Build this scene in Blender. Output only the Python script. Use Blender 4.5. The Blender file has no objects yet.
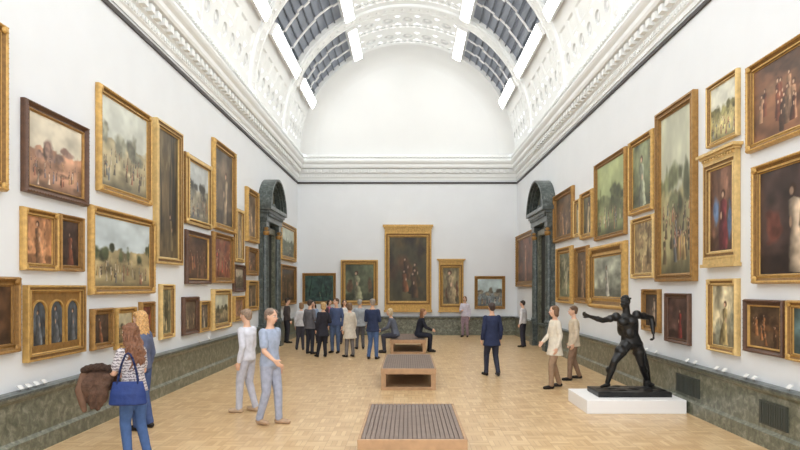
import bpy, bmesh, math, random
import numpy as np
from mathutils import Vector, Matrix

scene = bpy.context.scene
COL = scene.collection
scene.view_settings.view_transform = 'Standard'

# ------------------------------------------------------------------ dimensions
F, CX, CY, H = 600.0, 408.0, 287.0, 2.15
XL, XR, YB, Y0 = -4.95, 4.90, 26.9, -4.0
XC = (XL + XR) / 2
R, ZC = 4.65, 8.02

def lin(c):
    return tuple(((v/255)/12.92 if v/255 <= 0.04045 else ((v/255+0.055)/1.055)**2.4) for v in c)

# ------------------------------------------------------------------ materials
def mat(name, col, rough=0.6, metal=0.0, noise=0.0, nscale=8.0, bump=0.0, bscale=40.0, emis=0.0, spec=0.5):
    m = bpy.data.materials.new(name); m.use_nodes = True
    nt = m.node_tree; b = nt.nodes['Principled BSDF']
    c = lin(col)
    b.inputs['Base Color'].default_value = (*c, 1)
    b.inputs['Roughness'].default_value = rough
    b.inputs['Metallic'].default_value = metal
    b.inputs['Specular IOR Level'].default_value = spec
    tc = nt.nodes.new('ShaderNodeTexCoord')
    if noise > 0:
        n = nt.nodes.new('ShaderNodeTexNoise'); n.inputs['Scale'].default_value = nscale
        n.inputs['Detail'].default_value = 5
        nt.links.new(tc.outputs['Object'], n.inputs['Vector'])
        r = nt.nodes.new('ShaderNodeValToRGB')
        r.color_ramp.elements[0].position = 0.3; r.color_ramp.elements[1].position = 0.7
        r.color_ramp.elements[0].color = (*[v*(1-noise) for v in c], 1)
        r.color_ramp.elements[1].color = (*[min(1, v*(1+noise)) for v in c], 1)
        nt.links.new(n.outputs['Fac'], r.inputs['Fac'])
        nt.links.new(r.outputs['Color'], b.inputs['Base Color'])
    if bump > 0:
        n2 = nt.nodes.new('ShaderNodeTexNoise'); n2.inputs['Scale'].default_value = bscale
        nt.links.new(tc.outputs['Object'], n2.inputs['Vector'])
        bp = nt.nodes.new('ShaderNodeBump'); bp.inputs['Strength'].default_value = bump
        bp.inputs['Distance'].default_value = 0.02
        nt.links.new(n2.outputs['Fac'], bp.inputs['Height'])
        nt.links.new(bp.outputs['Normal'], b.inputs['Normal'])
    if emis > 0:
        b.inputs['Emission Color'].default_value = (*c, 1)
        b.inputs['Emission Strength'].default_value = emis
    return m

M = {}
M['wall'] = mat('wall_paint', (227, 231, 235), 0.85, noise=0.015, nscale=1.5)
M['plaster'] = mat('white_plaster', (236, 239, 239), 0.8, noise=0.01, nscale=2)
M['lunette'] = mat('lunette_plaster', (224, 226, 226), 0.85, noise=0.01, nscale=1)
M['plaster_shadow'] = mat('plaster_recess_shade', (220, 223, 224), 0.85)  # darker plaster copy, shade painted into the round coffers
M['darkline'] = mat('dark_rail', (44, 36, 34), 0.5)
M['gold'] = mat('gilt', (196, 158, 92), 0.38, 0.4, noise=0.2, nscale=14, bump=0.4, bscale=90)
M['gold_pale'] = mat('pale_gilt', (214, 184, 124), 0.42, 0.35, noise=0.15, nscale=14, bump=0.3, bscale=80)
M['gold_deep'] = mat('deep_gilt', (160, 122, 68), 0.38, 0.45, noise=0.22, nscale=14, bump=0.4, bscale=90)
M['gold_shade'] = mat('gilt_cove_shade', (132, 98, 52), 0.45, 0.35, noise=0.25, nscale=20, bump=0.5, bscale=90)  # darker gilt, crevice shade painted into the frame coves
M['wood_dark'] = mat('dark_walnut', (88, 60, 42), 0.4, noise=0.25, nscale=12, bump=0.15)
M['bronze'] = mat('dark_bronze', (48, 48, 48), 0.34, 0.6, noise=0.2, nscale=9, bump=0.2, bscale=22)
M['white_gloss'] = mat('white_plinth_paint', (240, 240, 240), 0.5)
M['bench_wood'] = mat('oak_bench', (178, 142, 106), 0.45, noise=0.12, nscale=9)
M['slat'] = mat('bench_slat_brown', (124, 108, 98), 0.6, noise=0.1, nscale=6)
M['slat_gap'] = mat('bench_under_slats', (100, 86, 78), 0.8)
M['card'] = mat('label_card', (222, 222, 220), 0.6)
M['metal'] = mat('brushed_steel', (120, 120, 120), 0.35, 0.8)
M['grille'] = mat('grey_green_grille', (66, 70, 64), 0.5)
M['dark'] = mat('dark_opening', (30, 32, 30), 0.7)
M['lamp'] = mat('lamp_diffuser', (255, 253, 248), 0.5, emis=13.0)
M['sky_glass'] = mat('skylight_glass', (122, 130, 144), 0.3, noise=0.1, nscale=1.2, emis=0.1)
M['mullion'] = mat('skylight_mullion', (84, 90, 100), 0.5)

def marble(name, c0, c1, c2):
    m = bpy.data.materials.new(name); m.use_nodes = True
    nt = m.node_tree; b = nt.nodes['Principled BSDF']
    tc = nt.nodes.new('ShaderNodeTexCoord')
    n = nt.nodes.new('ShaderNodeTexNoise'); n.inputs['Scale'].default_value = 9
    n.inputs['Detail'].default_value = 12; n.inputs['Roughness'].default_value = 0.65; n.inputs['Distortion'].default_value = 0.7
    nt.links.new(tc.outputs['Object'], n.inputs['Vector'])
    r = nt.nodes.new('ShaderNodeValToRGB'); e = r.color_ramp.elements
    e[0].position = 0.3; e[0].color = (*lin(c0), 1)
    e[1].position = 0.74; e[1].color = (*lin(c2), 1)
    q = e.new(0.5); q.color = (*lin(c1), 1)
    nt.links.new(n.outputs['Fac'], r.inputs['Fac'])
    nt.links.new(r.outputs['Color'], b.inputs['Base Color'])
    b.inputs['Roughness'].default_value = 0.28
    return m
M['marble'] = marble('grey_green_marble', (70, 74, 62), (108, 110, 94), (160, 160, 144))
M['marble_dark'] = marble('dark_green_marble', (52, 58, 56), (80, 88, 86), (126, 134, 132))

def parquet():
    m = bpy.data.materials.new('oak_parquet'); m.use_nodes = True
    nt = m.node_tree; b = nt.nodes['Principled BSDF']; L = nt.links
    tc = nt.nodes.new('ShaderNodeTexCoord')
    outs = []
    for rot in (0, math.pi/2):
        mp = nt.nodes.new('ShaderNodeMapping'); mp.inputs['Rotation'].default_value[2] = rot
        L.new(tc.outputs['Object'], mp.inputs['Vector'])
        br = nt.nodes.new('ShaderNodeTexBrick')
        br.offset = 0.0
        br.inputs['Color1'].default_value = (*lin((228, 201, 160)), 1)
        br.inputs['Color2'].default_value = (*lin((206, 172, 126)), 1)
        br.inputs['Mortar'].default_value = (*lin((174, 140, 100)), 1)
        br.inputs['Scale'].default_value = 1.0
        br.inputs['Mortar Size'].default_value = 0.0025
        br.inputs['Brick Width'].default_value = 0.28
        br.inputs['Row Height'].default_value = 0.07
        L.new(mp.outputs['Vector'], br.inputs['Vector']); outs.append(br)
    ch = nt.nodes.new('ShaderNodeTexChecker'); ch.inputs['Scale'].default_value = 1/0.28
    L.new(tc.outputs['Object'], ch.inputs['Vector'])
    mx = nt.nodes.new('ShaderNodeMixRGB'); L.new(ch.outputs['Fac'], mx.inputs['Fac'])
    L.new(outs[0].outputs['Color'], mx.inputs['Color1']); L.new(outs[1].outputs['Color'], mx.inputs['Color2'])
    n = nt.nodes.new('ShaderNodeTexNoise'); n.inputs['Scale'].default_value = 3.5; n.inputs['Detail'].default_value = 8
    L.new(tc.outputs['Object'], n.inputs['Vector'])
    rr = nt.nodes.new('ShaderNodeValToRGB')
    rr.color_ramp.elements[0].color = (0.90, 0.87, 0.82, 1); rr.color_ramp.elements[1].color = (1, 1, 1, 1)
    rr.color_ramp.elements[0].position = 0.35; rr.color_ramp.elements[1].position = 0.65
    L.new(n.outputs['Fac'], rr.inputs['Fac'])
    mm = nt.nodes.new('ShaderNodeMixRGB'); mm.blend_type = 'MULTIPLY'; mm.inputs['Fac'].default_value = 1
    L.new(mx.outputs['Color'], mm.inputs['Color1']); L.new(rr.outputs['Color'], mm.inputs['Color2'])
    L.new(mm.outputs['Color'], b.inputs['Base Color'])
    b.inputs['Roughness'].default_value = 0.3
    b.inputs['Specular IOR Level'].default_value = 0.5
    return m
M['floor'] = parquet()

def paint_mat():
    m = bpy.data.materials.new('oil_paint'); m.use_nodes = True
    nt = m.node_tree; b = nt.nodes['Principled BSDF']
    a = nt.nodes.new('ShaderNodeAttribute'); a.attribute_name = 'paint'
    nt.links.new(a.outputs['Color'], b.inputs['Base Color'])
    b.inputs['Roughness'].default_value = 0.4
    b.inputs['Specular IOR Level'].default_value = 0.4
    return m
M['paint'] = paint_mat()

# ------------------------------------------------------------------ helpers
def link(ob, parent=None):
    COL.objects.link(ob)
    if parent: ob.parent = parent
    return ob

def mesh_ob(name, bm, m, parent=None, smooth=False, loc=None):
    me = bpy.data.meshes.new(name)
    bmesh.ops.recalc_face_normals(bm, faces=bm.faces)
    bm.to_mesh(me); bm.free()
    for mm in (m if isinstance(m, list) else [m]): me.materials.append(mm)
    if smooth:
        for p in me.polygons: p.use_smooth = True
    ob = bpy.data.objects.new(name, me)
    if loc: ob.location = loc
    return link(ob, parent)

def empty(name, loc, rz=0, label=None, cat=None, group=None):
    e = bpy.data.objects.new(name, None); e.location = loc; e.rotation_euler = (0, 0, rz)
    e.empty_display_size = 0.1
    link(e)
    if label: e['label'] = label
    if cat: e['category'] = cat
    if group: e['group'] = group
    return e

def box(bm, x0, x1, y0, y1, z0, z1, mi=0):
    vs = [bm.verts.new(p) for p in [(x0,y0,z0),(x1,y0,z0),(x1,y1,z0),(x0,y1,z0),(x0,y0,z1),(x1,y0,z1),(x1,y1,z1),(x0,y1,z1)]]
    for f in [(0,3,2,1),(4,5,6,7),(0,1,5,4),(1,2,6,5),(2,3,7,6),(3,0,4,7)]:
        bm.faces.new([vs[i] for i in f]).material_index = mi

def bevel(ob, w=0.01, seg=2):
    md = ob.modifiers.new('bevel', 'BEVEL'); md.width = w; md.segments = seg; md.limit_method = 'ANGLE'

def structure(ob):
    ob['kind'] = 'structure'; return ob

UNIT = {}
def unit_sphere(u, v):
    if (u, v) not in UNIT:
        vs = [Vector((0, 0, 1))]
        for i in range(1, v):
            p = math.pi*i/v
            for j in range(u):
                a = 2*math.pi*j/u; vs.append(Vector((math.sin(p)*math.cos(a), math.sin(p)*math.sin(a), math.cos(p))))
        vs.append(Vector((0, 0, -1)))
        fs = []
        for j in range(u):
            k = (j+1) % u
            fs.append((0, 1+j, 1+k))
            for i in range(v-2):
                a = 1+i*u; fs.append((a+j, a+u+j, a+u+k, a+k))
            a = 1+(v-2)*u; fs.append((a+j, len(vs)-1, a+k))
        UNIT[(u, v)] = (vs, fs)
    return UNIT[(u, v)]
def sph(bm, c, r, rot=None, u=14, v=10):
    c = Vector(c)
    if isinstance(r, (int, float)): r = (r, r, r)
    vs, fs = unit_sphere(u, v)
    q = rot.to_3x3() if rot is not None else None
    nv = []
    for p in vs:
        w_ = Vector((p.x*r[0], p.y*r[1], p.z*r[2]))
        if q is not None: w_ = q @ w_
        nv.append(bm.verts.new(c+w_))
    for f in fs: bm.faces.new([nv[i] for i in f])

# ------------------------------------------------------------------ room shell
bm = bmesh.new(); box(bm, XL-0.3, XR+0.3, Y0, YB+0.3, -0.2, 0); structure(mesh_ob('floor', bm, M['floor']))
bm = bmesh.new(); box(bm, XL-0.3, XL, Y0, YB+0.3, 0, 8.05); structure(mesh_ob('wall_left', bm, M['wall']))
bm = bmesh.new(); box(bm, XR, XR+0.3, Y0, YB+0.3, 0, 8.05); structure(mesh_ob('wall_right', bm, M['wall']))
bm = bmesh.new(); box(bm, XL, XR, YB, YB+0.3, 0, 8.0); structure(mesh_ob('wall_back', bm, M['wall']))
bm = bmesh.new(); box(bm, XL, XR, YB+0.001, YB+0.3, 8.0, 13.1); structure(mesh_ob('wall_back_lunette', bm, M['lunette']))

def sweep(name, prof, m, y0=Y0, dent=None):
    bm = bmesh.new()
    rows = []
    for (u, z) in prof:
        rows.append([bm.verts.new(p) for p in [(XL+u, y0, z), (XL+u, YB-u, z), (XR-u, YB-u, z), (XR-u, y0, z)]])
    n = len(prof)
    for i in range(n-1):
        for j in range(3):
            bm.faces.new([rows[i][j], rows[i][j+1], rows[i+1][j+1], rows[i+1][j]])
    for (u0, u1, z0, z1, w, step) in (dent or []):
        y = 6.0
        while y < YB-u1-0.1:
            box(bm, XL+u0, XL+u1, y, y+w, z0, z1); box(bm, XR-u1, XR-u0, y, y+w, z0, z1); y += step
        x = XL+u1+0.12
        while x < XR-u1-w:
            box(bm, x, x+w, YB-u1, YB-u0, z0, z1); x += step
    ob = mesh_ob(name, bm, m); structure(ob); return ob

sweep('trim_1', [(0.0,6.775),(0.04,6.775),(0.04,6.85),(0.0,6.85)], M['darkline'])
sweep('trim_2', [(0,6.93),(0.03,6.93),(0.03,7.02),(0.06,7.05),(0.06,7.2),(0.1,7.24),(0.1,7.42),(0.24,7.44),(0.27,7.5),(0.27,7.6),(0.33,7.66),(0.36,7.72),(0.36,7.78),(0.28,7.84),(0.28,8.03),(0,8.03)],
      M['plaster'], dent=[(0.09, 0.21, 7.26, 7.40, 0.16, 0.30), (0.05, 0.085, 7.075, 7.175, 0.06, 0.12)])
sweep('trim_3', [(0.0,7.88),(0.30,7.88),(0.33,7.92),(0.30,7.96),(0.0,7.96)], M['plaster'], dent=[(0.28, 0.36, 7.885, 7.955, 0.07, 0.16)])
sweep('baseboard_dado', [(0,0.80),(0.14,0.80),(0.14,0.76),(0.10,0.73),(0.08,0.70),(0.08,0.24),(0.10,0.22),(0.13,0.20),(0.13,0.0)], M['marble'])
sweep('baseboard_cap', [(0.0,0.84),(0.09,0.84),(0.155,0.825),(0.155,0.795),(0.0,0.795)], M['marble_dark'])

# vault
def vp(a, y, r): return (XC + r*math.cos(a), y, ZC + r*math.sin(a))
def rad(d): return math.radians(d)

def coffer(bm, a0, a1, y0, y1, na, ny, r, dep=0.12, mar=0.16):
    da, dy = (a1-a0)/na, (y1-y0)/ny
    for i in range(na):
        for j in range(ny):
            A0, A1 = a0+i*da, a0+(i+1)*da; Y_0, Y_1 = y0+j*dy, y0+(j+1)*dy
            ma = da*mar; my = min(dy*mar, ma*r*1.2)
            o = [bm.verts.new(vp(a, y, r)) for a, y in ((A0,Y_0),(A1,Y_0),(A1,Y_1),(A0,Y_1))]
            q = [bm.verts.new(vp(a, y, r)) for a, y in ((A0+ma,Y_0+my),(A1-ma,Y_0+my),(A1-ma,Y_1-my),(A0+ma,Y_1-my))]
            mi_, my_ = ma*1.5, my*1.5
            d = [bm.verts.new(vp(a, y, r+dep)) for a, y in ((A0+mi_,Y_0+my_),(A1-mi_,Y_0+my_),(A1-mi_,Y_1-my_),(A0+mi_,Y_1-my_))]
            for k in range(4):
                l = (k+1) % 4
                bm.faces.new([o[k], o[l], q[l], q[k]])
                bm.faces.new([q[k], q[l], d[l], d[k]])
            bm.faces.new(d)

def round_coffer(bm, a0, a1, y0, y1, na, ny, r, dep, fr=.38):
    da, dy = (a1-a0)/na, (y1-y0)/ny; N = 16
    for i in range(na):
        for j in range(ny):
            ac, yc = a0+(i+.5)*da, y0+(j+.5)*dy
            rr = min(da*r, dy)*fr
            sq = []; ci = []; cb = []; c1 = []
            for t in range(N):
                th = 2*math.pi*(t+.5)/N; cx, cy = math.cos(th), math.sin(th); m_ = max(abs(cx), abs(cy))
                sq.append(bm.verts.new(vp(ac+cx/m_*da/2, yc+cy/m_*dy/2, r)))
                ci.append(bm.verts.new(vp(ac+cx*rr/r, yc+cy*rr, r)))
                cb.append(bm.verts.new(vp(ac+cx*rr*.85/r, yc+cy*rr*.85, r+dep)))
                c1.append(bm.verts.new(vp(ac+cx*rr*.4/r, yc+cy*rr*.4, r+dep*.35)))
            for t in range(N):
                u = (t+1) % N
                bm.faces.new([sq[t], sq[u], ci[u], ci[t]])
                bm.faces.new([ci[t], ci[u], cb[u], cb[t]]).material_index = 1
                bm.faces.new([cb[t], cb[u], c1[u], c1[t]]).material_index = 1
            bm.faces.new(c1)

def plain(bm, a0, a1, y0, y1, r, n=6, mi=0, r2=None):
    r2 = r if r2 is None else r2
    for i in range(n):
        A0, A1 = a0+(a1-a0)*i/n, a0+(a1-a0)*(i+1)/n
        bm.faces.new([bm.verts.new(p) for p in (vp(A0,y0,r), vp(A1,y0,r), vp(A1,y1,r2), vp(A0,y1,r2))]).material_index = mi

BAYS = [(22.95, 26.0), (18.2, 22.25), (13.5, 17.5), (8.8, 12.8), (4.1, 8.1)]
G0, G1 = 28.6, 59.4
bmv = bmesh.new()
for bi, (y0, y1) in enumerate(BAYS):
    for side in (0, 1):
        def S(a): return a if side == 0 else math.pi - a
        def pl_(a, b, n=3): plain(bmv, S(rad(a)), S(rad(b)), y0, y1, R, n)
        pl_(0, 4)
        a_, b_ = sorted((S(rad(4)), S(rad(12))))
        round_coffer(bmv, a_, b_, y0, y1, 1, 6, R, .05, .28)
        a_, b_ = sorted((S(rad(12)), S(rad(20))))
        coffer(bmv, a_, b_, y0, y1, 1, 5, R, dep=0.035, mar=0.16)
        pl_(20, G0); pl_(G1, 66)
        for aa in (G0, G1):
            a = S(rad(aa))
            bmv.faces.new([bmv.verts.new(p) for p in (vp(a,y0,R), vp(a,y1,R), vp(a,y1,R+0.2), vp(a,y0,R+0.2))])
        for yy in (y0, y1):
            for i in range(6):
                a, b = S(rad(G0+(G1-G0)*i/6)), S(rad(G0+(G1-G0)*(i+1)/6))
                bmv.faces.new([bmv.verts.new(p) for p in (vp(a,yy,R), vp(b,yy,R), vp(b,yy,R+0.2), vp(a,yy,R+0.2))])
    for q in range(2):
        ya = y0+(y1-y0)*q/2; yb = y0+(y1-y0)*(q+1)/2; d = yb-ya
        plain(bmv, rad(66), rad(114), ya, ya+d*.2, R, 10)
        round_coffer(bmv, rad(66), rad(114), ya+d*.2, ya+d*.68, 5, 1, R, .08, .3)
        round_coffer(bmv, rad(66), rad(114), ya+d*.68, ya+d*.86, 14, 1, R, .04, .3)
        plain(bmv, rad(66), rad(114), ya+d*.86, yb, R, 10)
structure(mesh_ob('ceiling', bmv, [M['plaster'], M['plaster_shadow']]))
def arch_sheet(name, profs, m, n=72):
    bm = bmesh.new()
    for prof in profs:
        rows = []
        for (y, r) in prof: rows.append([bm.verts.new(vp(math.pi*i/n, y, r)) for i in range(n+1)])
        for k in range(len(prof)-1):
            for i in range(n): bm.faces.new([rows[k][i], rows[k][i+1], rows[k+1][i+1], rows[k+1][i]])
    return structure(mesh_ob(name, bm, m, smooth=True))
cove = [(26.0, R)]
for i in range(1, 15):
    t = math.pi/2*i/14; cove.append((26.0+0.9*math.sin(t), R-0.62*(1-math.cos(t))))
arch_sheet('ceiling_cove', [cove], M['lunette'])
ribs = []
RB = [(22.3, 22.9), (17.55, 18.15), (12.85, 13.45), (8.15, 8.75), (3.4, 4.1)]
for (y0, y1) in RB:
    ri = R-.1
    for seg in ([(y0-.06, R+.01), (y0, R+.005)], [(y0, R+.02), (y0, ri+.02)], [(y0, ri+.02), (y0+.02, ri)], [(y0+.02, ri), (y0+.1, ri)], [(y0+.1, ri), (y0+.11, ri+.02)], [(y0+.11, ri+.02), (y1-.11, ri+.02)],
                [(y1-.11, ri+.02), (y1-.1, ri)], [(y1-.1, ri), (y1-.02, ri)], [(y1-.02, ri), (y1, ri+.02)], [(y1, ri+.02), (y1, R+.02)], [(y1, R+.005), (y1+.06, R+.01)]): ribs.append(seg)
arch_sheet('ceiling_rib', ribs, M['plaster'])
bm = bmesh.new()
for (y0, y1) in RB:
    for i in range(44):
        a = math.pi*(i+.5)/44; yc = (y0+y1)/2; r0 = R-.08
        o = [bm.verts.new(vp(a+da, yc+dy, r0-.001)) for da, dy in ((-.022, 0), (0, -.12), (.022, 0), (0, .12))]
        p_ = [bm.verts.new(vp(a+da*.5, yc+dy*.5, r0-.025)) for da, dy in ((-.022, 0), (0, -.12), (.022, 0), (0, .12))]
        for k in range(4): bm.faces.new([o[k], o[(k+1)%4], p_[(k+1)%4], p_[k]])
        bm.faces.new(p_)
structure(mesh_ob('ceiling_ornament', bm, M['plaster']))

wn = 0
for bi, (y0, y1) in enumerate(BAYS):
    for side in (0, 1):
        def S(a): return rad(a) if side == 0 else math.pi - rad(a)
        wn += 1
        w = empty('window_%d' % wn, vp(S(44), (y0+y1)/2, R+0.1)); w['kind'] = 'structure'
        off = Vector(w.location)
        bm = bmesh.new(); plain(bm, S(G0), S(G1), y0, y1, R+0.17, 10)
        bmesh.ops.translate(bm, verts=bm.verts, vec=-off)
        mesh_ob('window_glass', bm, M['sky_glass'], w)
        bm = bmesh.new()
        for k in range(1, 8):
            a = S(G0+(G1-G0)*k/8); d = 0.02/R
            q = [bm.verts.new(p) for p in (vp(a-d,y0,R+0.12), vp(a+d,y0,R+0.12), vp(a+d,y1,R+0.12), vp(a-d,y1,R+0.12))]; bm.faces.new(q)
        bmesh.ops.translate(bm, verts=bm.verts, vec=-off)
        mo = mesh_ob('glazing_bar', bm, M['mullion'], w)
        sd = mo.modifiers.new('thick', 'SOLIDIFY'); sd.thickness = 0.03
        bm = bmesh.new()
        for k in range(1, 3):
            yy = y0+(y1-y0)*k/3; wd = 0.03
            for i in range(10):
                a, b = S(G0+(G1-G0)*i/10), S(G0+(G1-G0)*(i+1)/10)
                bm.faces.new([bm.verts.new(p) for p in (vp(a,yy-wd,R+0.06), vp(b,yy-wd,R+0.06), vp(b,yy+wd,R+0.06), vp(a,yy+wd,R+0.06))])
        bmesh.ops.translate(bm, verts=bm.verts, vec=-off)
        mo = mesh_ob('cross_bar', bm, M['white_gloss'], w)
        sd = mo.modifiers.new('thick', 'SOLIDIFY'); sd.thickness = 0.05
        for aa in (26.2, 62.0):
            a = S(aa); c = Vector(vp(a, 0, R-0.16))
            e = empty('strip_light', (c.x, (y0+y1)/2, c.z), 0, 'long white fluorescent strip light along the vaulted skylight', 'ceiling light', 'strip lights under the skylights')
            e.rotation_euler = (0, -(a) + math.pi/2, 0)
            hl = (y1-y0)/2-0.12
            bm = bmesh.new(); box(bm, -0.2, 0.2, -hl-0.03, hl+0.03, 0.0, 0.13); mesh_ob('lamp_housing', bm, M['white_gloss'], e)
            bm = bmesh.new(); box(bm, -0.17, 0.17, -hl, hl, -0.03, -0.001); mesh_ob('lamp_diffuser', bm, M['lamp'], e)

# ------------------------------------------------------------------ door surrounds
def doorway(name, xw, sgn, ya, yb):
    d = empty(name, (xw, (ya+yb)/2, 0)); d['kind'] = 'structure'
    hw = (yb-ya)/2
    def bx(bm, u0, u1, y0, y1, z0, z1):
        a, b = sorted((sgn*u0, sgn*u1)); box(bm, a, b, y0, y1, z0, z1)
    for sy in (-1, 1):
        bm = bmesh.new()
        yc = sy*(hw-0.24)
        bx(bm, 0.002, 0.32, yc-0.22, yc+0.22, 0.001, 0.9)
        bx(bm, 0.002, 0.35, yc-0.24, yc+0.24, 0.001, 0.2); bx(bm, 0.002, 0.35, yc-0.24, yc+0.24, 0.82, 0.9)
        bx(bm, 0.002, 0.14, yc-0.19, yc+0.19, 0.9, 4.15)
        bx(bm, 0.002, 0.27, yc-0.21, yc+0.21, 4.15, 4.35)
        n = 16
        prof = [(0.155,0.9),(0.155,0.98),(0.125,1.04),(0.12,2.6),(0.105,3.9),(0.135,3.98),(0.16,4.16)]
        prev = None
        for r_, z_ in prof:
            ring = [bm.verts.new((sgn*0.18+r_*math.cos(2*math.pi*t/n), yc+r_*math.sin(2*math.pi*t/n), z_)) for t in range(n)]
            if prev:
                for t in range(n): bm.faces.new([prev[t], prev[(t+1)%n], ring[(t+1)%n], ring[t]])
            prev = ring
        mesh_ob('column', bm, M['marble_dark'], d)
        bm = bmesh.new(); sph(bm, (sgn*.2, yc, 3.97), (.13, .15, .13)); sph(bm, (sgn*.24, yc-.12, 4.09), (.08, .06, .06)); sph(bm, (sgn*.24, yc+.12, 4.09), (.08, .06, .06))
        mesh_ob('capital', bm, M['gold_deep'], d, True)
    bm = bmesh.new()
    bx(bm, 0.002, 0.30, -hw, hw, 4.35, 4.62); bx(bm, 0.002, 0.38, -hw-0.04, hw+0.04, 4.62, 4.72); bx(bm, 0.002, 0.46, -hw-0.1, hw+0.1, 4.72, 4.84)
    y_ = -hw+.1
    while y_ < hw-.1: bx(bm, 0.28, 0.36, y_, y_+.1, 4.52, 4.62); y_ += .19
    mesh_ob('entablature', bm, M['marble_dark'], d)
    bm = bmesh.new()
    n = 20; zb = 4.84
    # segmental pediment: arc of a larger circle standing on the cornice
    hwid = hw+.1; rise = 1.05
    ang = math.radians(78)
    Rc = hwid/math.sin(ang); cz = -Rc*math.cos(ang); sc = rise/(Rc-Rc*math.cos(ang))
    pts = [(Rc*math.sin(ang*(1-2*t/n)), zb+(Rc*math.cos(ang*(1-2*t/n))+cz)*sc) for t in range(n+1)]
    for (u1, k0, k1, mi) in ((0.46, 0.93, 1.0, 0), (0.36, 0.87, 0.935, 0), (0.28, 0.80, 0.875, 0), (0.1, 0.0, 0.81, 1)):
        for t in range(n):
            (ya_, za), (yb_, zb_) = pts[t], pts[t+1]
            q = lambda y, z, k: (y*k, zb+(z-zb)*k)
            o1, o2, i1, i2 = q(ya_,za,k1), q(yb_,zb_,k1), q(ya_,za,k0), q(yb_,zb_,k0)
            def v(u, p): return bm.verts.new((sgn*u, p[0], p[1]))
            bm.faces.new([v(u1,o1), v(u1,o2), v(u1,i2), v(u1,i1)]).material_index = mi
            bm.faces.new([v(0.002,o1), v(0.002,o2), v(u1,o2), v(u1,o1)]).material_index = mi
            if k0 > 0: bm.faces.new([v(0.002,i1), v(0.002,i2), v(u1,i2), v(u1,i1)]).material_index = mi
    bmesh.ops.remove_doubles(bm, verts=bm.verts, dist=0.0005)
    sph(bm, (sgn*.12, 0, zb+.36), (.1, .3, .26)); sph(bm, (sgn*.15, -.42, zb+.16), (.08, .2, .12)); sph(bm, (sgn*.15, .42, zb+.16), (.08, .2, .12))
    mesh_ob('pediment', bm, [M['marble_dark'], M['marble']], d)
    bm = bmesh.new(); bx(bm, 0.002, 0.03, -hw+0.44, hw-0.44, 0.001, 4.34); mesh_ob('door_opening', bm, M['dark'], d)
    bm = bmesh.new()
    for sy in (-1, 1):
        y_ = sy*(hw-0.53)
        bx(bm, 0.03, 0.14, y_-0.08, y_+0.08, 0.001, 4.0)
    bx(bm, 0.03, 0.14, -hw+0.45, hw-0.45, 4.0, 4.2)
    mesh_ob('architrave', bm, M['marble'], d)
doorway('door_1', XL, 1, 19.8, 22.2)
doorway('door_2', XR, -1, 19.9, 22.5)

for (y0, y1) in ((9.9, 10.75), (7.6, 8.2)):
    bm = bmesh.new()
    xx = XR-0.08
    box(bm, xx-0.025, xx-0.001, y0, y1, 0.3, 0.62)
    n = int((y1-y0)/0.05)
    for i in range(n):
        yy = y0+0.02+(y1-y0-0.04)*i/n
        box(bm, xx-0.035, xx-0.02, yy, yy+0.02, 0.32, 0.60)
    o = mesh_ob('vent_grille', bm, M['grille']); o['label'] = 'dark metal vent grille set into green marble dado'; o['category'] = 'vent'

# ------------------------------------------------------------------ paintings
def vnoise(rng, n, octs=(4, 8, 16)):
    out = np.zeros((n, n)); amp = 1.0; tot = 0
    for o in octs:
        g = rng.random((o+1, o+1))
        x = np.linspace(0, o-1e-6, n); i = x.astype(int); f = x-i; f = f*f*(3-2*f)
        a = g[i][:, i]; b = g[i+1][:, i]; c = g[i][:, i+1]; d = g[i+1][:, i+1]
        out += amp*((a*(1-f)[:, None]+b*f[:, None])*(1-f)[None, :] + (c*(1-f)[:, None]+d*f[:, None])*f[None, :])
        tot += amp; amp *= 0.6
    return out/tot

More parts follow.
